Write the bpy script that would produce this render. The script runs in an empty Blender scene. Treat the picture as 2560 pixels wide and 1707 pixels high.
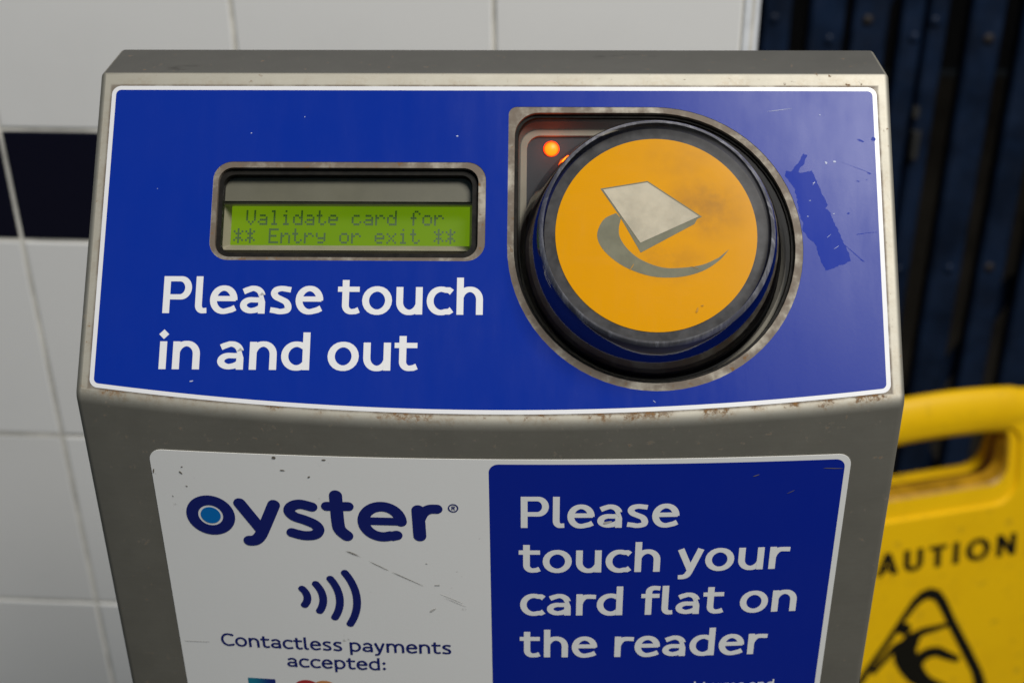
import bpy, bmesh, math, random
from mathutils import Vector, Matrix
from mathutils.geometry import tessellate_polygon
random.seed(7)
sc = bpy.context.scene
R = math.radians

# ------------------------------------------------------------------ camera, sky, sun
H = 1.10                       # height of the fold between the sloping face and the upright front
CAMP = Vector((0.01975, -0.40371, 0.26879 + H))
yaw, pitch, roll = -0.02794, 0.54759, -0.00839
fwd = Vector((math.sin(yaw)*math.cos(pitch), math.cos(yaw)*math.cos(pitch), -math.sin(pitch)))
rgt = Vector((math.cos(yaw), -math.sin(yaw), 0)); upv = rgt.cross(fwd)
rr_ = rgt*math.cos(roll) + upv*math.sin(roll); uu_ = -rgt*math.sin(roll) + upv*math.cos(roll)
cd = bpy.data.cameras.new('camera'); cam = bpy.data.objects.new('camera', cd); sc.collection.objects.link(cam)
cam.matrix_world = Matrix(((rr_.x, uu_.x, -fwd.x, CAMP.x), (rr_.y, uu_.y, -fwd.y, CAMP.y), (rr_.z, uu_.z, -fwd.z, CAMP.z), (0, 0, 0, 1)))
cd.sensor_width = 36.0; cd.lens = 3604.8/2560*36; cd.clip_start = .01; cd.clip_end = 300
cd.dof.use_dof = True; cd.dof.focus_distance = 0.492; cd.dof.aperture_fstop = 11.0; cd.dof.aperture_blades = 9
sc.camera = cam

# The post stands in a covered station hall: dim grey-blue surroundings and one big daylight opening high up, in front and to the right
w = bpy.data.worlds.new("World"); sc.world = w; w.use_nodes = True
bg = w.node_tree.nodes['Background']; bg.inputs[0].default_value = (.48, .74, 1.0, 1); bg.inputs[1].default_value = 0.13
def area(name, loc, aim, sx, sy, watts, col):
    d = bpy.data.lights.new(name, 'AREA'); d.shape = 'RECTANGLE'; d.size = sx; d.size_y = sy; d.energy = watts; d.color = col
    o = bpy.data.objects.new(name, d); sc.collection.objects.link(o); o.location = loc
    o.rotation_euler = (Vector(aim)-Vector(loc)).to_track_quat('-Z', 'Y').to_euler()
area('daylight_opening', (.80, -.64, 3.05), (.05, .15, 1.1), .90, .75, 72, (1, .97, .925))
sc.view_settings.view_transform = 'Standard'; sc.view_settings.look = 'None'; sc.view_settings.gamma = 1
sc.view_settings.exposure = 0.0
sc.cycles.sample_clamp_indirect = 1.5; sc.cycles.blur_glossy = 1.0; sc.cycles.max_bounces = 10; sc.cycles.transparent_max_bounces = 12

# ------------------------------------------------------------------ materials
class NT:
    def __init__(s, name):
        s.m = bpy.data.materials.new(name); s.m.use_nodes = True; s.t = s.m.node_tree
        s.p = s.t.nodes['Principled BSDF']; s.out = s.t.nodes['Material Output']
    def n(s, t, **k):
        q = s.t.nodes.new(t)
        for a, b in k.items(): setattr(q, a, b)
        return q
    def l(s, a, b): s.t.links.new(a, b)
    def val(s, x, i):
        if isinstance(x, (int, float)): i.default_value = x
        else: s.l(x, i)
    def math(s, op, a, b=0.0, c=None):
        q = s.n('ShaderNodeMath', operation=op); s.val(a, q.inputs[0]); s.val(b, q.inputs[1])
        if c is not None: s.val(c, q.inputs[2])
        return q.outputs[0]
    def coord(s):
        return s.n('ShaderNodeTexCoord').outputs['Object']
    def noise(s, scale, detail=4, rough=.6, vec=None, stretch=None):
        q = s.n('ShaderNodeTexNoise'); q.inputs['Scale'].default_value = scale; q.inputs['Detail'].default_value = detail
        q.inputs['Roughness'].default_value = rough
        v = vec or s.coord()
        if stretch:
            mp = s.n('ShaderNodeMapping'); mp.inputs['Scale'].default_value = stretch; s.l(v, mp.inputs['Vector']); v = mp.outputs[0]
        s.l(v, q.inputs['Vector']); return q.outputs['Fac']
    def ramp(s, f, a, b, lo=0.0, hi=1.0):
        q = s.n('ShaderNodeMapRange'); q.interpolation_type = 'SMOOTHSTEP'; s.val(f, q.inputs[0])
        q.inputs[1].default_value = a; q.inputs[2].default_value = b; q.inputs[3].default_value = lo; q.inputs[4].default_value = hi
        return q.outputs[0]
    def mix(s, f, a, b):
        q = s.n('ShaderNodeMix', data_type='RGBA'); s.val(f, q.inputs[0])
        for x, i in ((a, q.inputs[6]), (b, q.inputs[7])):
            if isinstance(x, tuple): i.default_value = (*x, 1)
            else: s.l(x, i)
        return q.outputs[2]
    def bump(s, f, strength, dist=.001):
        q = s.n('ShaderNodeBump'); q.inputs['Strength'].default_value = strength; q.inputs['Distance'].default_value = dist
        s.l(f, q.inputs['Height']); s.l(q.outputs[0], s.p.inputs['Normal'])
    def set(s, **k):
        for a, v in k.items():
            i = s.p.inputs[a.replace('_', ' ')]
            if isinstance(v, tuple): i.default_value = (*v, 1) if len(v) == 3 else v
            elif isinstance(v, (int, float)): i.default_value = v
            else: s.l(v, i)
        return s

def simple(name, col, rough=.5, metal=0.0, spec=.5, var=.06, scale=60, rvar=.05):
    q = NT(name); f = q.noise(scale, 5)
    dark = tuple(c*(1-var*2) for c in col); lite = tuple(min(1, c*(1+var)) for c in col)
    q.set(Base_Color=q.mix(q.ramp(f, .3, .7), dark, lite), Metallic=metal)
    q.p.inputs['Specular IOR Level'].default_value = spec
    q.set(Roughness=q.ramp(q.noise(scale*1.7, 3), .3, .7, max(.02, rough-rvar), rough+rvar))
    return q.m

TILT, FL, SAG, SW, SDEP, SANG = 0.79512, 0.11723, 0.00643, 0.14, 0.02734, -0.03525
CT, ST = math.cos(TILT), math.sin(TILT)
XS, VT, VB = 0.13518, FL - 0.00513, 0.00312      # edges of the blue sign on the sloping face
def bow(x): return SAG*(1-(x/SW)**2)
def voff(x): return -(bow(x)-bow(XS))/CT          # how far the sign's lower edge hangs below its corners

def steel_material():
    q = NT('brushed_steel'); co = q.coord()
    sep = q.n('ShaderNodeSeparateXYZ'); q.l(co, sep.inputs[0]); X, Y, Z = sep.outputs
    Zl = q.math('SUBTRACT', Z, H)
    v = q.math('ADD', q.math('MULTIPLY', Y, CT), q.math('MULTIPLY', Zl, ST))
    ax = q.math('ABSOLUTE', X)
    x2 = q.math('POWER', q.math('DIVIDE', ax, SW), 2.0)
    low = q.math('ADD', VB, q.math('MULTIPLY', q.math('SUBTRACT', x2, (XS/SW)**2), SAG/CT))
    d = q.math('MAXIMUM', q.math('SUBTRACT', ax, XS), q.math('MAXIMUM', q.math('SUBTRACT', v, VT), q.math('SUBTRACT', low, v)))
    near = q.ramp(d, .0002, .0062, 1.0, 0.0)
    # grime that gathers along the sign's edge, heaviest below it
    heavy = q.ramp(q.math('SUBTRACT', low, v), -.002, .0005, .38, 1.0)
    n1 = q.noise(480, 5, .7); n2 = q.noise(90, 4, .65)
    edge = q.math('MULTIPLY', q.math('MULTIPLY', near, heavy), q.ramp(n2, .38, .62))
    rust = q.ramp(q.math('ADD', q.math('MULTIPLY', edge, .34), n1), .70, .90)
    line = q.math('MULTIPLY', q.ramp(d, .0001, .0011, .85, 0.0), q.ramp(n2, .3, .55, .35, 1.0))
    # rusty specks just under the fold on the upright front
    band = q.math('MULTIPLY', q.ramp(Zl, -.03, -.012), q.ramp(Zl, -.004, -.010))
    spk = q.ramp(q.math('ADD', q.math('MULTIPLY', band, .09), q.noise(300, 5, .7)), .70, .80)
    spk2 = q.ramp(q.noise(420, 3, .5), .73, .78)
    # rim round the two windows
    dx = q.math('SUBTRACT', X, .0568); dv = q.math('SUBTRACT', v, .0537)
    rad = q.math('SQRT', q.math('ADD', q.math('MULTIPLY', dx, dx), q.math('MULTIPLY', dv, dv)))
    onf = q.ramp(q.math('ADD', q.math('MULTIPLY', Y, -ST), q.math('MULTIPLY', Zl, CT)), -.0012, -.0004)
    rim = q.math('MULTIPLY', onf, q.math('MULTIPLY', q.ramp(rad, .0485, .0492), q.ramp(rad, .0535, .052)))
    rimL = q.math('MULTIPLY', rim, q.ramp(q.math('ADD', dx, q.math('MULTIPLY', dv, .6)), .03, -.03, .35, 1.0))
    dl = q.math('MAXIMUM', q.math('SUBTRACT', q.math('ABSOLUTE', q.math('ADD', X, .0494)), .0480), q.math('SUBTRACT', q.math('ABSOLUTE', q.math('SUBTRACT', v, .0658)), .0185))
    rimB = q.math('MULTIPLY', onf, q.ramp(dl, .0004, -.0004))
    rr = q.ramp(q.math('ADD', q.math('MULTIPLY', q.math('MAXIMUM', rimL, q.math('MULTIPLY', rimB, .8)), .06), q.noise(330, 5, .65)), .64, .76)
    tot = q.math('MINIMUM', q.math('ADD', q.math('ADD', rust, rr), q.math('ADD', q.math('MULTIPLY', spk, .8), q.math('MULTIPLY', spk2, .25))), 1.0)
    grain = q.noise(260, 5, .8, stretch=(.35, 3, 3))
    big = q.noise(22, 5, .6)
    base = q.mix(grain, (.355, .335, .28), (.405, .385, .33))
    base = q.mix(q.ramp(big, .35, .7, 0, .12), base, (.24, .215, .17))
    # flat top painted darker in place of a dim reflection, with dark smears
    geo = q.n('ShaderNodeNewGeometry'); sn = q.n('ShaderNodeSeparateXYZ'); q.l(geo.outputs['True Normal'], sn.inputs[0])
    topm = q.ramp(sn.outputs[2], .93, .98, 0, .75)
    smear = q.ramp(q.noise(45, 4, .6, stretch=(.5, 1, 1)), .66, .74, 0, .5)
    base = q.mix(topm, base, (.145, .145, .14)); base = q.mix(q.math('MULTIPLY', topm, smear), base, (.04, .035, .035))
    stain = q.math('MULTIPLY', edge, q.ramp(q.noise(700, 4, .7), .35, .65, .05, .75))
    base = q.mix(stain, base, (.235, .16, .085))
    base = q.mix(line, base, (.06, .035, .018))
    rc = q.mix(q.noise(500, 3), (.22, .115, .04), (.085, .045, .02))
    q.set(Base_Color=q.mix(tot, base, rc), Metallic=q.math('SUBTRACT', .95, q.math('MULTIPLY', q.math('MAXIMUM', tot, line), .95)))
    q.set(Roughness=q.math('ADD', q.ramp(q.noise(60, 5, .65), .3, .7, .63, .665), q.math('MULTIPLY', tot, .3)))
    q.bump(grain, .04, .0004)
    return q.m

def print_material(name, col, rough, spec=.5, wear=.04, coat=0.0, dirt=0.0):
    q = NT(name); f = q.noise(25, 5, .6); sc_ = q.noise(160, 4, .6, stretch=(1, .2, .2))
    c = q.mix(q.ramp(f, .3, .75, 0, wear*2), col, tuple(x*.8+.02 for x in col))
    if dirt: c = q.mix(q.ramp(q.noise(230, 4, .6), .70, .8, 0, dirt), c, (.12, .09, .06))
    q.set(Base_Color=c)
    q.p.inputs['Specular IOR Level'].default_value = spec; q.p.inputs['Coat Weight'].default_value = coat
    q.set(Roughness=q.ramp(q.math('ADD', q.math('MULTIPLY', q.noise(13, 5, .65), .6), q.math('MULTIPLY', sc_, .4)), .3, .7, rough-.07, rough+.07))
    q.bump(q.noise(900, 2, .5), .02, .0003)
    return q.m

M = {}
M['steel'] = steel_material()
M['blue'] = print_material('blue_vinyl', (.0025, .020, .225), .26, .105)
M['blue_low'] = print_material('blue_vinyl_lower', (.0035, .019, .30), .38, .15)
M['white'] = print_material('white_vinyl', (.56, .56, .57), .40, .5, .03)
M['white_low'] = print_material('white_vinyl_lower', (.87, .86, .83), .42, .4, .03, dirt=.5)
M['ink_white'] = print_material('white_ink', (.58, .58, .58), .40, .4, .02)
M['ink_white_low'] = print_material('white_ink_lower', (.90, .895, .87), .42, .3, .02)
M['ink_navy'] = print_material('navy_ink', (.0065, .014, .15), .4, .4, .02)
M['ink_sky'] = print_material('sky_blue_ink', (.0, .16, .50), .4, .4, .02)
M['ink_black'] = print_material('black_ink', (.010, .009, .006), .5, .1, .02)
M['ink_grey'] = simple('grey_ink', (.16, .16, .115), .6, spec=.0, scale=200)
M['patch'] = print_material('bare_blue_vinyl', (.0035, .022, .25), .32, .035)
M['seal'] = simple('black_rubber_seal', (.007, .006, .0045), .6, spec=.12, var=.3, scale=300)
M['lining'] = simple('lining_sign_reflection', (.009, .014, .085), .5, spec=.1, var=.1)  # navy stands in for the blue sign mirrored in the clear cover
M['black'] = simple('black_plastic', (.006, .006, .008), .6, spec=.1)
M['grey_plastic'] = simple('dark_grey_plastic', (.030, .033, .037), .6, spec=.08)
M['lamp_grey'] = simple('grey_lamp_surround', (.07, .07, .06), .6, spec=.1)
M['lamp_frame'] = simple('dull_beige_lamp_frame', (.20, .185, .145), .6, spec=.1)
M['pad_grey'] = simple('scuffed_grey_plastic', (.045, .045, .047), .6, spec=.1, var=.2, scale=200)
M['upper_grey'] = simple('dim_upper_wall_grey', (.21, .21, .22), .7, scale=8)
M['beige'] = simple('dull_beige_plastic', (.30, .27, .20), .5)
M['surround'] = simple('dull_grey_metal_surround', (.105, .10, .07), .4, metal=.0, spec=.4, scale=30)
M['chalk'] = simple('scuff_white', (.36, .39, .52), .6)
M['mark'] = simple('scuff_brown', (.17, .145, .11), .7)
M['mark_faint'] = simple('scuff_grey', (.52, .50, .47), .7)
M['mark_amber'] = simple('worn_amber', (.42, .215, .03), .6, spec=0)
M['navy_paint'] = simple('navy_gate_paint', (.007, .016, .040), .45, spec=.25, var=.25, scale=18, rvar=.12)
M['gate_rust'] = simple('rusty_rivet', (.016, .012, .012), .6, var=.3)
M['zinc'] = simple('dull_zinc', (.045, .045, .043), .5, metal=.2)
M['tile_white'] = None

def tile_mat(name, a, b, rough):
    q = NT(name); oi = q.n('ShaderNodeObjectInfo')
    c = q.mix(oi.outputs['Random'], a, b)
    c = q.mix(q.ramp(q.noise(9, 4, .6), .45, .75, 0, .12), c, tuple(x*.75 for x in a))
    q.set(Base_Color=c, Roughness=rough); q.bump(q.noise(14, 2, .4), .05, .002); return q.m
M['tile_white'] = tile_mat('white_glazed_tile', (.80, .79, .765), (.84, .835, .815), .14)
M['tile_navy'] = tile_mat('navy_glazed_tile', (.0045, .0045, .013), (.006, .006, .017), .16)
M['grout'] = simple('cream_grout', (.74, .71, .635), .85, var=.15, scale=30)
M['trim'] = simple('white_edge_trim', (.72, .74, .76), .2)
M['floor'] = simple('worn_grey_floor', (.085, .075, .06), .55, var=.2, scale=3)
M['passage'] = simple('unlit_passage_tone', (.02, .02, .022), .8)  # near-black colour stands in for the unlit interior behind the gate

def yellow_plastic():
    q = NT('yellow_plastic'); f = q.noise(14, 5, .6); g = q.noise(70, 5, .6)
    c = q.mix(q.ramp(f, .4, .75, 0, .5), (.96, .57, .0), (.82, .46, .0))
    c = q.mix(q.ramp(g, .58, .76, 0, .4), c, (.25, .15, .02))
    rub = q.noise(38, 6, .75, stretch=(1, 1, 3))
    c = q.mix(q.ramp(rub, .60, .72, 0, .45), c, (.12, .08, .02))
    q.set(Base_Color=c, Roughness=.42); q.bump(g, .08, .001); return q.m
M['yellow'] = yellow_plastic()
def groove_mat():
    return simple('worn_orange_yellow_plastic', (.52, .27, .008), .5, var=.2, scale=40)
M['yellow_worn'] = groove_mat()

def label_mat():
    q = NT('amber_label'); f = q.noise(30, 5, .6); g = q.noise(60, 5, .7)
    sep = q.n('ShaderNodeSeparateXYZ'); q.l(q.coord(), sep.inputs[0]); X, Y, Z = sep.outputs
    v = q.math('ADD', q.math('MULTIPLY', Y, CT), q.math('MULTIPLY', q.math('SUBTRACT', Z, H), ST))
    def blob(cx, cv, rx, rv):      # a rubbed, greasy patch where cards are laid
        a = q.math('DIVIDE', q.math('SUBTRACT', X, cx), rx); b = q.math('DIVIDE', q.math('SUBTRACT', v, cv), rv)
        return q.ramp(q.math('SQRT', q.math('ADD', q.math('MULTIPLY', a, a), q.math('MULTIPLY', b, b))), .15, 1.0, 1.0, 0.0)
    c = q.mix(q.ramp(f, .42, .8, 0, .3), (.575, .258, .0006), (.49, .215, .002))
    sm = q.math('MAXIMUM', blob(.073, .063, .020, .016), q.math('MULTIPLY', blob(.060, .044, .020, .010), .6))
    sm = q.math('MAXIMUM', sm, q.math('MULTIPLY', blob(.064, .080, .022, .010), .45))
    c = q.mix(q.math('MULTIPLY', sm, q.ramp(g, .32, .66, .15, .85)), c, (.33, .155, .022))
    q.set(Base_Color=c, Roughness=.6); q.p.inputs['Specular IOR Level'].default_value = 0.0; return q.m
M['amber'] = label_mat()
M['card_white'] = simple('label_off_white', (.42, .385, .30), .6, spec=.0, var=.10, scale=90)

def clear_mat(name, tint, ior, rough, haze=0.0, hazecol=(.6, .6, .62), scratch=False):
    q = NT(name); t = q.t
    tr = q.n('ShaderNodeBsdfTransparent'); tr.inputs[0].default_value = (*tint, 1)
    gl = q.n('ShaderNodeBsdfGlossy'); gl.inputs['Roughness'].default_value = rough
    fr = q.n('ShaderNodeFresnel'); fr.inputs['IOR'].default_value = ior
    mx = q.n('ShaderNodeMixShader'); q.l(fr.outputs[0], mx.inputs[0]); q.l(tr.outputs[0], mx.inputs[1]); q.l(gl.outputs[0], mx.inputs[2])
    last = mx.outputs[0]
    if haze:
        df = q.n('ShaderNodeBsdfDiffuse'); df.inputs[0].default_value = (*hazecol, 1)
        m2 = q.n('ShaderNodeMixShader')
        if scratch:
            a = q.noise(60, 5, .7, stretch=(1, 5, 1)); b = q.noise(45, 5, .7, stretch=(6, 1, 1))
            f = q.ramp(q.math('MAXIMUM', a, b), .45, .85, haze*.55, haze*2.4)
            q.l(f, m2.inputs[0])
        else: m2.inputs[0].default_value = haze
        q.l(last, m2.inputs[1]); q.l(df.outputs[0], m2.inputs[2]); last = m2.outputs[0]
    q.l(last, q.out.inputs[0]); return q.m
M['clear_side'] = clear_mat('clear_polycarbonate', (.55, .56, .60), 1.9, .06, .0)
M['clear_top'] = clear_mat('worn_clear_polycarbonate', (.96, .96, .96), 1.13, .25, .007, (.5, .5, .5), True)
M['clear_rim'] = clear_mat('scuffed_clear_edge', (.6, .6, .62), 1.5, .2, .20, (.62, .62, .68), True)
M['flange'] = clear_mat('clear_cover_flange', (.93, .93, .93), 1.15, .3, .0)
M['pane'] = clear_mat('clear_window_pane', (.93, .93, .93), 1.3, .05, .0)

def emit(name, col, st, base=(0, 0, 0)):
    q = NT(name); q.set(Base_Color=base, Roughness=.4); q.p.inputs['Emission Color'].default_value = (*col, 1)
    q.p.inputs['Emission Strength'].default_value = st; return q.m
def lcd_mat():
    q = NT('green_backlit_display'); f = q.noise(12, 2, .5)
    c = q.mix(q.ramp(f, .3, .7), (.115, .235, .002), (.165, .285, .003))
    q.set(Base_Color=(.02, .035, .0), Roughness=.35); q.p.inputs['Specular IOR Level'].default_value = .15; q.l(c, q.p.inputs['Emission Color']); q.p.inputs['Emission Strength'].default_value = .9
    return q.m
M['lcd'] = lcd_mat()
M['lcd_dot'] = emit('display_segment', (.022, .060, .006), .9, (.02, .03, .02))
def led_mat():
    q = NT('glowing_orange_lamp'); lw = q.n('ShaderNodeLayerWeight'); lw.inputs[0].default_value = .45
    c = q.mix(q.ramp(lw.outputs['Facing'], .1, .6), (1.0, .19, .0), (1.0, .02, .0))
    q.set(Base_Color=(.3, .05, 0)); q.l(c, q.p.inputs['Emission Color']); q.p.inputs['Emission Strength'].default_value = 2.2
    return q.m
M['led'] = led_mat()
def grad_mat():
    q = NT('teal_blue_print'); sep = q.n('ShaderNodeSeparateXYZ'); q.l(q.coord(), sep.inputs[0])
    q.set(Base_Color=q.mix(q.ramp(sep.outputs[0], -.092, -.084), (.01, .20, .30), (.008, .025, .19)), Roughness=.4); return q.m
M['teal'] = grad_mat()
M['red'] = print_material('red_ink', (.45, .03, .03), .4)
M['orange'] = print_material('orange_ink', (.65, .26, .08), .4)

# ------------------------------------------------------------------ object helpers
def link(name, me, mat, parent=None, smooth=False):
    o = bpy.data.objects.new(name, me); sc.collection.objects.link(o)
    for m in (mat if isinstance(mat, (list, tuple)) else [mat]): me.materials.append(m)
    if parent: o.parent = parent
    if smooth:
        for p in me.polygons: p.use_smooth = True
    return o
def mesh(name, vs, fs, mat, parent=None, smooth=False, mi=None):
    me = bpy.data.meshes.new(name); me.from_pydata([tuple(v) for v in vs], [], fs); me.update()
    o = link(name, me, mat, parent, smooth)
    if mi: me.polygons.foreach_set('material_index', mi)
    return o
def thing(name, label, cat, loc=(0, 0, 0), group=None):
    o = bpy.data.objects.new(name, None); sc.collection.objects.link(o); o.location = loc; o.empty_display_size = .05
    o['label'] = label; o['category'] = cat
    if group: o['group'] = group
    return o
def child(o, p):               # parts are built in world coordinates under a thing placed at p
    o.parent = p; o.matrix_parent_inverse = Matrix.Translation(-Vector(p.location)); return o

def rrect(x0, y0, x1, y1, r, n=8):
    pts = []
    for cx, cy, a in ((x1-r, y1-r, 0), (x0+r, y1-r, 90), (x0+r, y0+r, 180), (x1-r, y0+r, 270)):
        for i in range(n+1):
            t = R(a+90*i/n); pts.append((cx+r*math.cos(t), cy+r*math.sin(t)))
    return pts
def dshape(cx, cy, r, rc, n=72):
    pts = []
    for i in range(n*3//4+1):                    # from the left point, under, round the right, to the top
        t = math.pi + 1.5*math.pi*i/(n*3//4); pts.append((cx+r*math.cos(t), cy+r*math.sin(t)))
    for i in range(11):
        t = math.pi/2 + math.pi/2*i/10; pts.append((cx-r+rc+rc*math.cos(t), cy+r-rc+rc*math.sin(t)))
    return pts
def circ(cx, cy, r, n=64, r2=None):
    return [(cx+r*math.cos(2*math.pi*i/n), cy+(r2 or r)*math.sin(2*math.pi*i/n)) for i in range(n)]
def tess(loops):
    flat = [p for l in loops for p in l]
    return flat, tessellate_polygon([[Vector((p[0], p[1], 0)) for p in l] for l in loops])
def orient(vs, fs, n):
    out = []
    for f in fs:
        a, b, c = (Vector(vs[i]) for i in f[:3])
        out.append(tuple(f) if (b-a).cross(c-a).dot(n) >= 0 else tuple(reversed(f)))
    return out
FN = Vector((0, -ST, CT))
def fmap(u, v, l=0.0): return Vector((u, v*CT - l*ST, v*ST + l*CT + H))     # a point on the sloping face, l = height above it
def cmap(u, z, l=0.0): return Vector((u, -bow(u)-l, z+H))                   # a point on the bowed upright front
def plate(name, loops, lift, mp, nrm, mat, parent, lift0=None, cut=None):
    """flat sheet with holes; with lift0 its edges run down to lift0; cut = spacing of extra cuts across x for a bowed surface"""
    flat, tris = tess(loops)
    if cut:
        bm = bmesh.new(); vs = [bm.verts.new((p[0], p[1], 0)) for p in flat]
        for t in tris:
            try: bm.faces.new([vs[i] for i in t])
            except ValueError: pass
        x = min(p[0] for p in flat)+cut; x1 = max(p[0] for p in flat)
        while x < x1:
            bmesh.ops.bisect_plane(bm, geom=bm.verts[:]+bm.edges[:]+bm.faces[:], plane_co=(x, 0, 0), plane_no=(1, 0, 0)); x += cut
        bm.verts.index_update(); flat2 = [(v.co.x, v.co.y) for v in bm.verts]; tris = [[v.index for v in f.verts] for f in bm.faces]; bm.free()
    else: flat2 = flat
    vs = [mp(u, v, lift) for u, v in flat2]; fs = orient(vs, tris, nrm)
    if lift0 is not None:
        for l in loops:
            if cut:                                # refine the rim as well
                l2 = []
                for i, p in enumerate(l):
                    q = l[(i+1) % len(l)]; k = max(1, int(math.hypot(q[0]-p[0], q[1]-p[1])/cut)+1)
                    l2 += [(p[0]+(q[0]-p[0])*j/k, p[1]+(q[1]-p[1])*j/k) for j in range(k)]
                l = l2
            b = len(vs); n = len(l)
            vs += [mp(u, v, lift) for u, v in l] + [mp(u, v, lift0) for u, v in l]
            fs += [(b+i, b+(i+1) % n, b+n+(i+1) % n, b+n+i) for i in range(n)]
    return mesh(name, vs, fs, mat, parent)
def loft(rings, close=True):
    """faces between successive rings (lists of points of equal length)"""
    n = len(rings[0]); vs = [p for r in rings for p in r]; fs = []
    for k in range(len(rings)-1):
        for i in range(n if close else n-1):
            j = (i+1) % n; fs.append((k*n+i, k*n+j, (k+1)*n+j, (k+1)*n+i))
    return vs, fs

# ------------------------------------------------------------------ strokes and lettering
def arc(cx, cy, rx, ry, a0, a1, n=14):
    return [(cx+rx*math.cos(R(a0+(a1-a0)*i/n)), cy+ry*math.sin(R(a0+(a1-a0)*i/n))) for i in range(n+1)]
def spline(p, n=6):
    out = []
    P = [p[0]]+list(p)+[p[-1]]
    for i in range(1, len(P)-2):
        a, b, c, d = P[i-1], P[i], P[i+1], P[i+2]
        for k in range(n):
            t = k/n
            out.append(tuple(.5*((2*b[j])+(-a[j]+c[j])*t+(2*a[j]-5*b[j]+4*c[j]-d[j])*t*t+(-a[j]+3*b[j]-3*c[j]+d[j])*t**3) for j in (0, 1)))
    out.append(tuple(p[-1])); return out
def densify(pts, step, closed=False):
    out = []
    for i in range(len(pts) if closed else len(pts)-1):
        a, b = pts[i], pts[(i+1) % len(pts)]; k = max(1, math.ceil(math.hypot(b[0]-a[0], b[1]-a[1])/step))
        out += [(a[0]+(b[0]-a[0])*j/k, a[1]+(b[1]-a[1])*j/k) for j in range(k)]
    if not closed: out.append(tuple(pts[-1]))
    return out
def stroke(pts, wv, wh=None, closed=False, rnd=False, widths=None):
    """polyline -> list of 2-D polygons (quads) of a pen wv wide on upright runs and wh wide on level ones"""
    wh = wv if wh is None else wh
    q = []
    for p in pts:
        if not q or math.hypot(p[0]-q[-1][0], p[1]-q[-1][1]) > 1e-7: q.append(p)
    if closed and math.hypot(q[0][0]-q[-1][0], q[0][1]-q[-1][1]) < 1e-7: q.pop()
    n = len(q); L, Rr = [], []; dirs = []
    for i in range(n):
        a = q[(i-1) % n] if (closed or i > 0) else q[i]; b = q[(i+1) % n] if (closed or i < n-1) else q[i]
        d1 = (q[i][0]-a[0], q[i][1]-a[1]); d2 = (b[0]-q[i][0], b[1]-q[i][1])
        l1 = math.hypot(*d1) or 1; l2 = math.hypot(*d2) or 1
        tx, ty = d1[0]/l1+d2[0]/l2, d1[1]/l1+d2[1]/l2; tl = math.hypot(tx, ty) or 1; tx, ty = tx/tl, ty/tl
        wd = widths[min(i, len(widths)-1)] if widths else wh+(wv-wh)*abs(ty)
        if d1 != (0, 0) and d2 != (0, 0):
            c = max(.6, math.sqrt(max(0, (1+(d1[0]*d2[0]+d1[1]*d2[1])/(l1*l2))/2)))
            wd /= c
        L.append((q[i][0]-ty*wd/2, q[i][1]+tx*wd/2)); Rr.append((q[i][0]+ty*wd/2, q[i][1]-tx*wd/2)); dirs.append((tx, ty))
    out = [[Rr[i], Rr[(i+1) % n], L[(i+1) % n], L[i]] for i in range(n if closed else n-1)]
    if rnd and not closed:
        for i, s in ((0, -1), (n-1, 1)):
            tx, ty = dirs[i]; r = math.hypot(L[i][0]-Rr[i][0], L[i][1]-Rr[i][1])/2; base = math.atan2(ty*s, tx*s)
            out.append([(q[i][0]+r*math.cos(base+R(a)), q[i][1]+r*math.sin(base+R(a))) for a in range(-90, 91, 15)])
    return out
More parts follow.
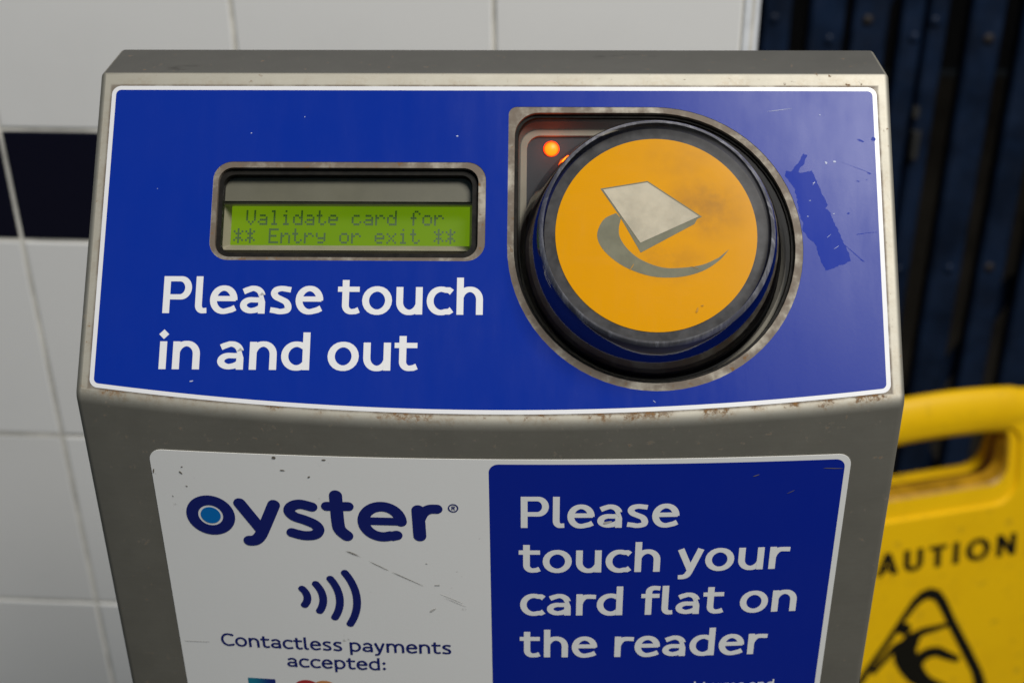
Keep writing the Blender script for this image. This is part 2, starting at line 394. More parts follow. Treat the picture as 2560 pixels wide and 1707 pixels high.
def glyph(c, sv, sh):
    """one letter, capital height 1: (strokes, width, left bearing, right bearing); a stroke is (points, closed) or ('poly', points)"""
    s, q, xh = sv/2, sh/2, .74
    S = []
    def bowl(cx, rx, a0, a1): return arc(cx, .37, rx, .385-q, a0, a1, 22)
    if c == 'P':
        S = [([(s, 0), (s, 1)], 0), ([(s, 1-q), (.45, 1-q)]+arc(.46, .5*(1-q+.37+q), .77-s-.46, .5*(1-q-.37-q), 90, -90, 16)+[(s, .37+q)], 0)]; return S, .77, .09, .045
    if c == 'l': return [([(s, 1), (s, .22)]+arc(s+.13, .22, .13, .22-q, 180, 270, 8)+[(s+.225, q+.008)], 0)], .33, .065, .03
    if c == 'e': return [([(.06, .40), (.70, .40)], 0), ([(.745-s*.98, .36)]+bowl(.375, .375-s, 8, 285)+[(.60, q+.035), (.695, q+.085)], 0)], .745, .04, .035
    if c == 'a':
        return [([(.68-s, 0), (.68-s, .47)]+arc(.345, .46, .335-s, .29-q, 0, 100, 12)+[(.17, .70-q), (.085, .66-q)], 0),
                ([(.68-s, .445-q), (.44, .438-q)]+arc(.32, .225, .32-s, .205-q*.8, 95, 268, 16)+[(.42, .025+q), (.52, .09+q*.6), (.68-s, .20)], 0)], .68, .045, .075
    if c == 's':
        return [(spline([(.565, .66-q*.2), (.45, .735-q), (.30, .75-q), (.165-.0, .69-q*.7), (s+.02, .55), (.17, .455), (.31, .385), (.44, .315), (.60-s-.005, .20), (.47, .055+q*.6), (.30, q-.012), (.16, q+.012), (.02, .075+q*.4)], 5), 0)], .61, .05, .05
    if c == 't': return [([(.215, .92), (.215, .24)]+arc(.215+.17, .24, .17, .245-q, 180, 275, 10)+[(.49, q+.005), (.58, q+.045)], 0), ([(0, xh-q), (.59, xh-q)], 0)], .59, .02, .035
    if c == 'o': return [(bowl(.405, .405-s, 0, 360), 1)], .81, .04, .04
    if c in 'un':
        st = [([(s, 0), (s, xh)], 0), ([(s, .47)]+arc(.355, .755-q-.275, .355-s, .275, 160, 0, 14)+[(.70-sv/2+.01, 0)], 0)]
        if c == 'u': st = [([(.71-x, xh-y) for x, y in p], k) for p, k in st]
        return st, .71, .075, .075
    if c == 'h': return [([(s, 0), (s, 1)], 0), ([(s, .47)]+arc(.355, .755-q-.275, .355-s, .275, 160, 0, 14)+[(.71-s, 0)], 0)], .71, .085, .07
    if c == 'm':
        st = [([(s, 0), (s, xh)], 0)]
        for k in (0, 1): st.append(([(s+k*(.62-sv*.2), .47)]+arc(.33+k*.5, .755-q-.275, .33-s, .275, 160, 0, 12)+[(.66-s+k*.5, 0)], 0))
        return st, 1.16, .075, .075
    if c == 'c': return [([(.675, .60), (.60, .66)]+bowl(.39, .39-s, 68, 292)+[(.60, .08), (.675, .135)], 0)], .675, .04, .05
    if c == 'i': return [([(s, 0), (s, xh)], 0), ('poly', [(s, .93-.13), (s+.13, .93), (s, .93+.13), (s-.13, .93)])], sv, .085, .085
    if c == 'd': return [([(.74-s, 0), (.74-s, 1)], 0), ([(.74-s, .60)]+bowl(.40, .40-s, 55, 300)+[(.74-s, .18)], 0)], .74, .04, .085
    if c == 'p': return [([(s, -.28), (s, xh)], 0), ([(s, .55)]+bowl(.34, .40-s, 130, -120)+[(s, .15)], 0)], .74, .08, .04
    if c == 'y': return [([(.10, xh), (.385, .04)], 0), ([(.66, xh), (.37, -.02)]+spline([(.37, -.02), (.31, -.13), (.21, -.19), (.06, -.20)], 4)[1:], 0)], .76, -.01, -.01
    if c == 'r': return [([(s, 0), (s, xh)], 0), (spline([(s, .40), (s+.05, .53), (s+.14, .63), (s+.25, .655), (.56, .645)], 5), 0)], .55, .08, .0
    if c == 'f': return [([(.235, 0), (.235, .74)]+arc(.235+.17, .80, .17, .205-q, 180, 92, 10)+[(.55, .985-q)], 0), ([(.02, xh-q-.01), (.54, xh-q-.01)], 0)], .55, .02, .0
    if c == 'C': return [([(.86, .83), (.75, .92)]+arc(.5, .5, .5-s, .515-q, 62, 298, 24)+[(.75, .08), (.86, .17)], 0)], .86, .04, .04
    if c == ':': return [('poly', [(.1, .0), (.23, .13), (.1, .26), (-.03, .13)]), ('poly', [(.1, .44), (.23, .57), (.1, .70), (-.03, .57)])], .2, .1, .1
    if c == 'A': return [([(s*.8, 0), (.39, 1)], 0), ([(.78-s*.8, 0), (.39, 1)], 0), ([(.18, .28), (.60, .28)], 0)], .78, .01, .01
    if c == 'U': return [([(s, 1), (s, .36)]+arc(.36, .36, .36-s, .37-q, 180, 360, 16)+[(.72-s, 1)], 0)], .72, .08, .08
    if c == 'T': return [([(.33, 0), (.33, 1-q)], 0), ([(0, 1-q), (.66, 1-q)], 0)], .66, .02, .02
    if c == 'I': return [([(s, 0), (s, 1)], 0)], sv, .09, .09
    if c == 'O': return [(arc(.46, .5, .46-s, .515-q, 0, 360, 30), 1)], .92, .04, .04
    if c == 'N': return [([(s, 0), (s, 1)], 0), ([(s*.9, .97), (.74-s*.9, .03)], 0), ([(.74-s, 0), (.74-s, 1)], 0)], .74, .085, .085
    if c == 'R': return [([(s, 0), (s, 1)], 0), ([(s, 1-q), (.36, 1-q)]+arc(.36, .72, .24, .28-q, 90, -90, 10)+[(s, .44)], 0), ([(.36, .44), (.62, 0)], 0)], .66, .05, .02
    raise KeyError(c)
def text_polys(txt, x0, x1, base, cap, sv=.205, sh=.155, space=.33, track=0.0):
    """letters laid from x0 to x1 (metres) on one baseline -> polygons grouped by stroke"""
    lay, pen = [], None
    for c in txt:
        if c == ' ': pen = pen+space; continue
        S, wd, lb, rb = glyph(c, sv, sh)
        if pen is None: pen = 0
        elif True: pen += lb+track
        lay.append((S, pen)); end = pen+wd; pen = end+rb+track
    k = (x1-x0)/end; out = []
    for S, px in lay:
        for a, b in S:
            if a == 'poly': out.append([[(x0+(px+x)*k, base+y*cap) for x, y in b]]); continue
            pts = densify(a, .22, b)
            out.append([[(x0+(px+x)*k, base+y*cap) for x, y in poly] for poly in stroke(pts, sv, sh, bool(b))])
    return out
def ink(name, groups, lift, mp, nrm, mat, parent, step=.000006):
    """printed shapes as thin real sheets; strokes that cross lie a hair above one another"""
    vs, fs = [], []
    for g, polys in enumerate(groups):
        for p in polys:
            b = len(vs); vs += [mp(u, v, lift+step*(g % 6)) for u, v in p]; fs.append(tuple(range(b, b+len(p))))
    fs = orient(vs, fs, nrm)
    return mesh(name, vs, fs, mat, parent)
def fill(pts):                       # filled outline -> triangles
    flat, tr = tess([pts]); return [[flat[i] for i in t] for t in tr]

# ------------------------------------------------------------------ the card reader post
reader = thing('card_reader', 'grey steel card reader post with blue sign, green display and round yellow touch pad', 'card reader', (0, .05, 0))
BKY = FL*CT + SDEP*math.cos(SANG)
def isect(n1, c1, n2, c2):
    det = n1[0]*n2[1]-n1[1]*n2[0]; return ((c1*n2[1]-c2*n1[1])/det, (n1[0]*c2-n2[0]*c1)/det)
def profile(x, dl):
    nF, nS, nT, nB = (-1, 0), (-ST, CT), (-math.sin(SANG), math.cos(SANG)), (1, 0)
    T = (FL*CT, FL*ST)
    cF, cS, cT, cB = bow(x)-dl, -dl, nT[0]*T[0]+nT[1]*T[1]-dl, BKY-dl
    pts = [(-cF, -H)]
    for (na, ca, nb, cb, r) in ((nF, cF, nS, cS, .0065), (nS, cS, nT, cT, .0016), (nT, cT, nB, cB, .0016)):
        r = max(r-dl, .0003)
        c = isect(na, ca-r, nb, cb-r); a0 = math.atan2(na[1], na[0]); a1 = math.atan2(nb[1], nb[0])
        while a1 > a0: a1 -= 2*math.pi
        n = 10 if r > .003 else 4
        pts += [(c[0]+r*math.cos(a0+(a1-a0)*i/n), c[1]+r*math.sin(a0+(a1-a0)*i/n)) for i in range(n+1)]
    pts.append((cB, -H)); return pts
RS = .0022
xs = []
for i in range(7): a = R(90*(1-i/6)); xs.append((-SW+RS-RS*math.sin(a), RS*(1-math.cos(a))))
xs += [(-SW+RS+(2*SW-2*RS)*i/28, 0) for i in range(1, 28)]
for i in range(7): a = R(90*i/6); xs.append((SW-RS+RS*math.sin(a), RS*(1-math.cos(a))))
rows = [profile(x, d) for x, d in xs]; npf = len(rows[0]); IF = 11          # rows[..][11] -> [12] is the sloping face
vs = [(x, p[0], p[1]+H) for (x, d), r in zip(xs, rows) for p in r]; fs = []; sm = []
for i in range(len(xs)-1):
    flat_x = xs[i][1] == 0 and xs[i+1][1] == 0
    for j in range(npf-1):
        if j == IF and flat_x: continue
        fs.append((i*npf+j, i*npf+j+1, (i+1)*npf+j+1, (i+1)*npf+j))
fs.append(tuple(range(npf))); fs.append(tuple(reversed(range((len(xs)-1)*npf, len(xs)*npf))))
inn = [i for i, a in enumerate(xs) if a[1] == 0]
fc = lambda i, j: (xs[i][0], rows[i][j][0]*CT+rows[i][j][1]*ST)
outer = [fc(i, IF) for i in inn] + [fc(i, IF+1) for i in reversed(inn)]
WIN = rrect(-.0953, .0491, -.0042, .0817, .0052)
DIN = dshape(.0566, .0540, .0484, .0085)
flat, tris = tess([outer, WIN, DIN])
b = len(vs); pv = [fmap(u, v) for u, v in flat]; vs += [tuple(p) for p in pv]
nside = len(fs)
fs += [tuple(b+i for i in t) for t in orient(pv, tris, FN)]
for lp in (WIN, DIN):                                   # thickness of the sheet round the holes
    b = len(vs); n = len(lp); vs += [tuple(fmap(u, v, 0)) for u, v in lp]+[tuple(fmap(u, v, -.0018)) for u, v in lp]
    fs += [(b+i, b+(i+1) % n, b+n+(i+1) % n, b+n+i) for i in range(n)]
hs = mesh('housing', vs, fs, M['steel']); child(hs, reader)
for k, p in enumerate(hs.data.polygons): p.use_smooth = k < nside-2
bm = bmesh.new(); bm.from_mesh(hs.data)
for e in bm.edges:
    if len(e.link_faces) == 2 and e.calc_face_angle(0) > R(28): e.smooth = False
bm.to_mesh(hs.data); bm.free()
# foot plate
vs_, fs_ = loft([[Vector((x, y, z)) for x, y in rrect(-.18, -.05, .18, .15, .02)] for z in (0, .008)])
n = len(rrect(0, 0, 1, 1, .1)); fs_.append(tuple(range(n, 2*n)))
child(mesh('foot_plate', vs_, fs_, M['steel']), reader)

# blue sign on the sloping face
def sign_outline(inset, r, n=30):
    x0 = XS-inset; top = VT-inset
    pts = []
    for i in range(9): t = R(90*i/8); pts.append((x0-r+r*math.cos(t), top-r+r*math.sin(t)))
    for i in range(9): t = R(90+90*i/8); pts.append((-x0+r+r*math.cos(t), top-r+r*math.sin(t)))
    low = lambda x: VB+voff(x)+inset
    for i in range(9): t = R(180+90*i/8); pts.append((-x0+r+r*math.cos(t), low(-x0+r)+r+r*math.sin(t)))
    for i in range(1, n): x = -x0+r+(2*x0-2*r)*i/n; pts.append((x, low(x)))
    for i in range(9): t = R(270+90*i/8); pts.append((x0-r+r*math.cos(t), low(x0-r)+r+r*math.sin(t)))
    return pts
WOUT = rrect(-.0971, .0479, -.0016, .0838, .0066)
DOUT = dshape(.0568, .0537, .0508, .0030)
sgn_ = child(plate('sign_panel', [sign_outline(0, .0032), WOUT, DOUT], .00015, fmap, FN, M['white'], None, 0.0), reader)
def sub(o, part): o.parent = part; o.matrix_parent_inverse = (part.matrix_parent_inverse).inverted() if False else Matrix.Identity(4); return o
sub(plate('blue_field', [sign_outline(.0015, .0018), WOUT, DOUT], .00018, fmap, FN, M['blue'], None), sgn_)
LW = .00022
sub(ink('lettering', text_polys('Please touch', -.1119, -.0020, .0289, .0131, .186, .140, .34) , LW, fmap, FN, M['ink_white'], None), sgn_)
sub(ink('lettering', text_polys('in and out', -.1119, -.0240, .0093, .0131, .186, .140, .34), LW, fmap, FN, M['ink_white'], None), sgn_)
PATCH = [(.1088,.0875),(.1101,.0870),(.1092,.0840),(.1090,.0834),(.1073,.0820),(.1066,.0809),(.1069,.0805),(.1086,.0803),(.1100,.0809),(.1116,.0813),(.1120,.0800),(.1125,.0788),(.1135,.0758),(.1150,.0722),(.1164,.0686),(.1158,.0673),(.1174,.0658),(.1190,.0612),(.1215,.0552),(.1238,.0488),(.1225,.0483),(.1213,.0474),(.1190,.0468),(.1172,.0457),(.1149,.0453),(.1142,.0470),(.1134,.0484),(.1120,.0535),(.1110,.0552),(.1085,.0580),(.1075,.0591),(.1078,.0620),(.1068,.0645),(.1064,.0668),(.1060,.0705),(.1053,.0742),(.1040,.0765),(.1032,.0780),(.1022,.0790),(.1024,.0806),(.1029,.0809),(.1040,.0806),(.1058,.0826),(.1073,.0845)]
PJ = []
for i, p in enumerate(PATCH):
    q = PATCH[(i+1) % len(PATCH)]; k = max(1, int(math.hypot(q[0]-p[0], q[1]-p[1])/.0007))
    PJ += [(p[0]+(q[0]-p[0])*j/k+random.uniform(-.00022, .00022), p[1]+(q[1]-p[1])*j/k+random.uniform(-.00022, .00022)) for j in range(k)]
sub(plate('torn_patch', [PJ], .00020, fmap, FN, M['patch'], None), sgn_)
def fleck(cx, cy, a, l, wd):
    wd *= .75
    c, s = math.cos(R(a)), math.sin(R(a)); out = []
    for i in range(9):
        t = 2*math.pi*i/9; r = random.uniform(.7, 1.15); x, y = l/2*math.cos(t)*r, wd/2*math.sin(t)*r
        out.append((cx+x*c-y*s, cy+x*s+y*c))
    return [out]
nick = [(.1288,.0922,-22,.0026,.0011),(.1333,.0928,-50,.0016,.0022),(.1272,.0773,-12,.0015,.0006),(.1234,.0656,30,.0010,.0009),(.1248,.0514,-44,.0078,.0005),(.1275,.0488,-30,.0020,.0008),(.1276,.0583,10,.0034,.0005),(.1310,.0588,5,.0040,.0003),(.1270,.0822,-22,.0120,.00025),(.1312,.0802,-20,.0014,.0008),(.1302,.0778,0,.0010,.0004)]
for a in nick: sub(ink('nick', [fleck(*a)], .00020, fmap, FN, M['patch'], None), sgn_)
chips = [(-.1004,.0052,10,.0016,.0007),(-.0846,.0944,0,.0005,.0006),(.1010,.1035,8,.0085,.00022),(.115,.1017,0,.0006,.0005),(.056,-.0006,-40,.0012,.0003),(-.066,.1005,0,.0004,.0005),(-.1165,.0737,0,.0003,.0004),(.1195,.0845,0,.0012,.0010),(.1165,.084,30,.0007,.0016),(-.012,.0935,0,.0008,.0006),(.112,.0766,10,.0009,.0004),(.1105,.0702,20,.0007,.0003),(.1095,.0645,-10,.0006,.0004),(.1185,.0655,15,.0008,.0003),(.1165,.0575,40,.0022,.00018),(.1190,.0535,35,.0026,.00018),(.1120,.0765,60,.0018,.00018)]
for _ in range(0): chips.append((random.uniform(-.128, .125), random.uniform(.006, .104), random.uniform(0, 180), random.uniform(.0003, .0005), random.uniform(.0002, .0003)))
inD = lambda x, y: math.hypot(x-.0568, y-.0537) < .053 or (.004 < x < .06 and y > .05 and y < .107) or (-.099 < x < .0 and .046 < y < .086)
for a in chips:
    if not inD(a[0], a[1]): sub(ink('fleck', [fleck(*a)], .00026, fmap, FN, M['chalk'], None), sgn_)

# display window
vs_, fs_ = loft([[fmap(u, v, -.0018) for u, v in WIN], [fmap(u, v, -.0018) for u, v in rrect(-.0938, .0511, -.0064, .0797, .0040)], [fmap(u, v, -.0052) for u, v in rrect(-.0938, .0511, -.0064, .0797, .0040)]])
child(mesh('display_seal', vs_, fs_, M['seal']), reader)
WI = rrect(-.0943, .0510, -.0060, .0802, .0040)
SL = [[fmap(u, v, l) for u, v in p] for l, p in ((-.0050, WI), (-.0130, rrect(-.0965, .0520, -.0050, .0845, .0030)))]
vs_, fs_ = loft(SL)
sr = child(mesh('display_well', vs_, fs_, M['surround']), reader)
G0 = (-.0931, .0575, -.0078, .0721)
child(plate('display_backing', [rrect(-.0962, .0712, -.0054, .0840, .002)], -.0056, fmap, FN, M['surround'], None), reader)
outr, inr = rrect(-.0953, .0538, -.0061, .0714, .0014), rrect(*G0, .0003)
vs_, fs_ = loft([[fmap(u, v, -.0100) for u, v in rrect(-.0970, .0530, -.0050, .0722, .0014)], [fmap(u, v, -.0074) for u, v in outr], [fmap(u, v, -.0078) for u, v in rrect(-.0949, .0541, -.0065, .0708, .0010)], [fmap(u, v, -.0139) for u, v in inr]])
child(mesh('display_frame', vs_, fs_, M['beige']), reader)
scr = child(plate('display_screen', [rrect(-.0940, .0560, -.0070, .0735, .0005)], -.0140, fmap, FN, M['lcd'], None), reader)
F57 = {'V': '10001 10001 10001 10001 10001 01010 00100', 'a': '00000 00000 01110 00001 01111 10001 01111', 'l': '01100 00100 00100 00100 00100 00100 01110',
 'i': '00100 00000 01100 00100 00100 00100 01110', 'd': '00001 00001 01101 10011 10001 10001 01111', 't': '01000 01000 11100 01000 01000 01001 00110',
 'e': '00000 00000 01110 10001 11111 10000 01110', 'c': '00000 00000 01110 10000 10000 10001 01110', 'r': '00000 00000 10110 11001 10000 10000 10000',
 'f': '00110 01001 01000 11100 01000 01000 01000', 'o': '00000 00000 01110 10001 10001 10001 01110', '*': '00100 10101 01110 00100 01110 10101 00100',
 'E': '11111 10000 10000 11110 10000 10000 11111', 'n': '00000 00000 10110 11001 10001 10001 10001', 'y': '00000 00000 10001 10001 01111 00001 01110', 'x': '00000 00000 10001 01010 00100 01010 10001'}
def lcd_line(txt, x0, vtop, pitch=.00421, dy=.00080):
    dx = pitch/6; out = []
    for k, c in enumerate(txt):
        if c == ' ': continue
        for r, row in enumerate(F57[c].split()):
            for i, bit in enumerate(row):
                if bit == '1':
                    x, y = x0+k*pitch+i*dx, vtop-r*dy; out.append([(x, y), (x+dx*.93, y), (x+dx*.93, y-dy*.93), (x, y-dy*.93)])
    return out
sub(ink('display_text', [lcd_line(' Validate card for', -.0921, .0706)], -.01393, fmap, FN, M['lcd_dot'], None), scr)
sub(ink('display_text', [lcd_line('** Entry or exit **', -.0921, .0638)], -.01393, fmap, FN, M['lcd_dot'], None), scr)
child(plate('display_pane', [rrect(-.0940, .0509, -.0062, .0799, .0040)], -.0034, fmap, FN, M['pane'], None), reader)

# round touch pad
PC = (.0562, .0536)
def dring(off, l, rc=.0085): return [fmap(u, v, l) for u, v in dshape(.0566, .0540, .0484-off, rc-off)]
vs_, fs_ = loft([dring(0, -.0018), dring(.0011, -.0018), dring(.0013, -.0050)])
child(mesh('pad_seal', vs_, fs_, M['seal']), reader)
vs_, fs_ = loft([dring(.0012, -.0049), dring(.0002, -.0056), dring(.0002, -.0105), [fmap(*PC, -.0105)]*len(DIN)])
child(mesh('pad_well', vs_, fs_, M['black']), reader)
# grey surround and beige frame behind the clear corner
vs_, fs_ = loft([[fmap(u, v, l) for u, v in p] for l, p in ((-.0058, dshape(.0566, .0540, .0476, .0078)), (-.0079, dshape(.0566, .0527, .0467, .0067)), (-.0080, dshape(.0566, .0526, .0462, .0064)))])
child(mesh('lamp_surround', vs_, fs_, M['lamp_grey']), reader)
fo, fi = dshape(.0566, .0526, .0464, .0065), dshape(.0566, .0526, .0442, .0050)
vs_, fs_ = loft([[fmap(u, v, -.0078) for u, v in fo], [fmap(u, v, -.0076) for u, v in fi], [fmap(u, v, -.0090) for u, v in fi]])
child(mesh('lamp_frame', vs_, fs_, M['lamp_frame']), reader)
child(plate('lamp_panel', [dshape(.0566, .0526, .0443, .0050)], -.0088, fmap, FN, M['grey_plastic'], None), reader)
def dome(c, r, h, l0, n=20, m=7):
    rings = [[fmap(c[0]+r*math.cos(R(90*k/m))*math.cos(2*math.pi*i/n), c[1]+r*math.cos(R(90*k/m))*math.sin(2*math.pi*i/n), l0+h*math.sin(R(90*k/m))) for i in range(n)] for k in range(m)]
    rings.append([fmap(c[0], c[1], l0+h)]*n); return loft(rings)
vs_, fs_ = dome((.0211, .0922), .0029, .0024, -.0088)
lamp = child(mesh('indicator_lamp', vs_, fs_, M['led'], None, True), reader)
ld = bpy.data.lights.new('indicator_glow', 'POINT'); ld.energy = .003; ld.color = (1, .09, .0); ld.shadow_soft_size = .002
lo = bpy.data.objects.new('indicator_glow', ld); sc.collection.objects.link(lo); lo.location = fmap(.0211, .0922, -.0045); child(lo, reader)
# label holder, label and its symbol
hr = [[fmap(u, v, l) for u, v in circ(*PC, r, 72)] for l, r in ((-.0080, .0442), (-.0020, .0442), (.0012, .0434), (.0045, .0421), (.0085, .0403), (.0130, .0374), (.0137, .0337))]
vs_, fs_ = loft(hr); child(mesh('label_holder', vs_, fs_, M['lining'], None, True), reader)
child(plate('pad_ring', [circ(*PC, .0374, 96), circ(*PC, .0330, 96)], .0138, fmap, FN, M['pad_grey'], None), reader)
lab = child(plate('pad_label', [circ(*PC, .0337, 96)], .0140, fmap, FN, M['amber'], None, .0132), reader)
CARD = [(.0385, .0691), (.0534, .0717), (.0706, .0598), (.0509, .0505)]
def offs(p, d):
    n = len(p); out = []
    for i in range(n):
        a, b_, c = Vector(p[i-1]), Vector(p[i]), Vector(p[(i+1) % n]); e1 = (b_-a).normalized(); e2 = (c-b_).normalized()
        n1 = Vector((-e1.y, e1.x)); n2 = Vector((-e2.y, e2.x)); m = (n1+n2); m = m/m.length_squared*2
        out.append(tuple(b_+m*d))
    return out
sub(ink('card_shadow', [fill(offs(CARD, .0005)), fill([(.0391, .0689), (.0510, .0471), (.0691, .0572), (.0698, .0586), (.0706, .0598), (.0509, .0505)])], .01406, fmap, FN, M['ink_grey'], None), lab)
SO = spline([(.0429, .0609), (.0386, .0585), (.0365, .0530), (.0389, .0476), (.0454, .0423), (.0543, .0390), (.0633, .0387), (.0711, .0407), (.0769, .0444), (.0804, .0484)], 5)
SI = spline([(.0769, .0455), (.0717, .0431), (.0653, .0420), (.0582, .0420), (.0512, .0446), (.0467, .0483), (.0441, .0524), (.0438, .0558), (.0445, .0590)], 5)
sub(ink('swoosh', [fill(SO+SI)], .01404, fmap, FN, M['ink_grey'], None), lab)
sub(ink('card_symbol', [fill(CARD)], .01420, fmap, FN, M['card_white'], None), lab)
# clear moulded cover: flange with square corner, flared side, rounded rim, flat top
NSEG = 96
prof = [(.0459, -.0026, 0), (.0456, -.0016, 0), (.0450, .0003, 0), (.0440, .0032, 0), (.0427, .0072, 0), (.0415, .0112, 0), (.0403, .0146, 0), (.0394, .0166, 0), (.0386, .0178, 1), (.0378, .0185, 1), (.0368, .0189, 2), (.0354, .0190, 2), (.034, .0191, 2), (.026, .0192, 2), (.013, .0193, 2)]
rings = [[fmap(PC[0]+r*math.cos(2*math.pi*i/NSEG), PC[1]+r*math.sin(2*math.pi*i/NSEG), l) for i in range(NSEG)] for r, l, k in prof]
vs_, fs_ = loft(rings); mi = [prof[k+1][2] for k in range(len(prof)-1) for i in range(NSEG)]
b = len(vs_); vs_.append(fmap(*PC, .0193))
for i in range(NSEG): fs_.append(((len(prof)-1)*NSEG+i, (len(prof)-1)*NSEG+(i+1) % NSEG, b)); mi.append(2)
fl, tr = tess([dshape(.0566, .0540, .0469, .0073), circ(*PC, .0459, NSEG)])
b = len(vs_); pv = [fmap(u, v, -.0026) for u, v in fl]; vs_ += pv; tt = orient(pv, tr, FN); fs_ += [tuple(b+i for i in t) for t in tt]; mi += [3]*len(tt)
cov = child(mesh('pad_cover', vs_, fs_, [M['clear_side'], M['clear_rim'], M['clear_top'], M['flange']], None, True, mi), reader)
for p in cov.data.polygons:
    if p.material_index == 3: p.use_smooth = False
marks = [(.0480, .0420, 60, .003, .0004), (.0695, .0275, 70, .0022, .0009), (.0712, .0290, 10, .0014, .0006), (.0690, .0420, -20, .0030, .0002)]
for a in marks: sub(ink('scuff', [fleck(*a)], .01424, fmap, FN, M['mark_amber'], None), lab)

# white and blue sign on the upright front
CN = Vector((0, -1, 0))
stk = child(plate('information_panel', [rrect(-.1172, -.275, .1242, -.0205, .0045)], .00012, cmap, CN, M['white_low'], None, 0.0, cut=.004), reader)
sub(plate('blue_field', [rrect(.0003, -.270, .1222, -.0225, .0034)], .00016, cmap, CN, M['blue_low'], None, None, cut=.004), stk)
LL = .00020
for txt, xa, xb, bl in (('Please', .0112, .0664, -.0498), ('touch your', .0104, .1066, -.0700), ('card flat on', .0108, .1113, -.0903), ('the reader', .0106, .1020, -.1109)):
    sub(ink('lettering', text_polys(txt, xa, xb, bl, .01365, .186, .142, .40), LL, cmap, CN, M['ink_white_low'], None), stk)
sub(ink('lettering', text_polys('l terms and', .0762, .1066, -.1291, .0050, .16, .13, .36), LL, cmap, CN, M['ink_white_low'], None), stk)
sub(ink('lettering', text_polys('Contactless', -.1014, -.0556, -.1098, .0062, .165, .135), LL, cmap, CN, M['ink_navy'], None), stk)
sub(ink('lettering', text_polys('payments', -.0528, -.0148, -.1098, .0062, .165, .135), LL, cmap, CN, M['ink_navy'], None), stk)
sub(ink('lettering', text_polys('accepted:', -.0772, -.0398, -.1189, .0062, .165, .135), LL, cmap, CN, M['ink_navy'], None), stk)
def rs(pts, wd, closed=False, n=6, smooth=True): return stroke(densify(spline(pts, n) if smooth and len(pts) > 2 else pts, .002, closed), wd, None, closed, True)
OC = (-.0984, -.0479)
sub(ink('lettering', [
    stroke(arc(OC[0], OC[1], .0066, .0066, 0, 360, 40), .0043, None, True),
    rs([(-.0874, -.0420), (-.0806, -.0537)], .0045), rs([(-.0753, -.0421), (-.0795, -.0520), (-.0815, -.0562), (-.0834, -.0582), (-.0855, -.0586)], .0045),
    rs([(-.0619, -.0423), (-.0660, -.0413), (-.0690, -.0424), (-.0700, -.0446), (-.0684, -.0468), (-.0646, -.0483), (-.0612, -.0502), (-.0602, -.0525), (-.0618, -.0547), (-.0656, -.0552), (-.0698, -.0541)], .0041, n=7),
    rs([(-.0531, -.0370), (-.0531, -.0485), (-.0525, -.0522), (-.0503, -.0547)], .0046), rs([(-.0566, -.0418), (-.0490, -.0416)], .0039),
    stroke(densify([(-.0425, -.0478), (-.0309, -.0478)], .002), .0034, None, False, True),
    stroke(densify([(-.0308, -.0478)]+arc(-.0374, -.0480, .0066, .0067, 3, 292, 30)+[(-.0340, -.0543), (-.0326, -.0539)], .002), .0042, None, False, True),
    rs([(-.0246, -.0426), (-.0244, -.0540)], .0046), rs([(-.0243, -.0470), (-.0228, -.0437), (-.0207, -.0421), (-.0180, -.0419)], .0040),
    stroke(arc(-.0123, -.0414, .0016, .0016, 0, 360, 24), .00045, None, True)], LL, cmap, CN, M['ink_navy'], None), stk).name = 'logo_lettering'
sub(ink('registered_mark', text_polys('R', -.0129, -.0117, -.0422, .0016, .2, .18), LL, cmap, CN, M['ink_navy'], None), stk)
sub(ink('logo_dot', [[circ(*OC, .0036, 32)]], LL, cmap, CN, M['ink_sky'], None), stk)
def arc3(a, b_, c, n=12):
    (x1, y1), (x2, y2), (x3, y3) = a, b_, c
    D = 2*(x1*(y2-y3)+x2*(y3-y1)+x3*(y1-y2))
    ux = ((x1*x1+y1*y1)*(y2-y3)+(x2*x2+y2*y2)*(y3-y1)+(x3*x3+y3*y3)*(y1-y2))/D; uy = ((x1*x1+y1*y1)*(x3-x2)+(x2*x2+y2*y2)*(x1-x3)+(x3*x3+y3*y3)*(x2-x1))/D
    r = math.hypot(x1-ux, y1-uy); a0 = math.degrees(math.atan2(y1-uy, x1-ux)); a1 = math.degrees(math.atan2(y3-uy, x3-ux))
    return arc(ux, uy, r, r, a0, a1, n)
for a, b_, c in (((-.0684, -.0800), (-.0668, -.0840), (-.0681, -.0877)), ((-.0632, -.0775), (-.0610, -.0842), (-.0627, -.0903)), ((-.0577, -.0748), (-.0549, -.0840), (-.0573, -.0932)), ((-.0522, -.0718), (-.0486, -.0843), (-.0518, -.0961))):
    sub(ink('wave_stroke', [stroke(arc3(a, b_, c), .0029, None, False, True)], LL, cmap, CN, M['ink_navy'], None), stk)
tl = sub(plate('payment_badge', [[(-.0932, -.1257), (-.0932, -.140), (-.0826, -.140), (-.0826, -.1258)]], .00018, cmap, CN, M['teal'], None), stk)
sub(plate('payment_badge', [circ(-.0706, -.1312, .0058, 40)], .00018, cmap, CN, M['red'], None), stk)
sub(plate('payment_badge', [circ(-.0638, -.1312, .0058, 40)], .00019, cmap, CN, M['orange'], None), stk)
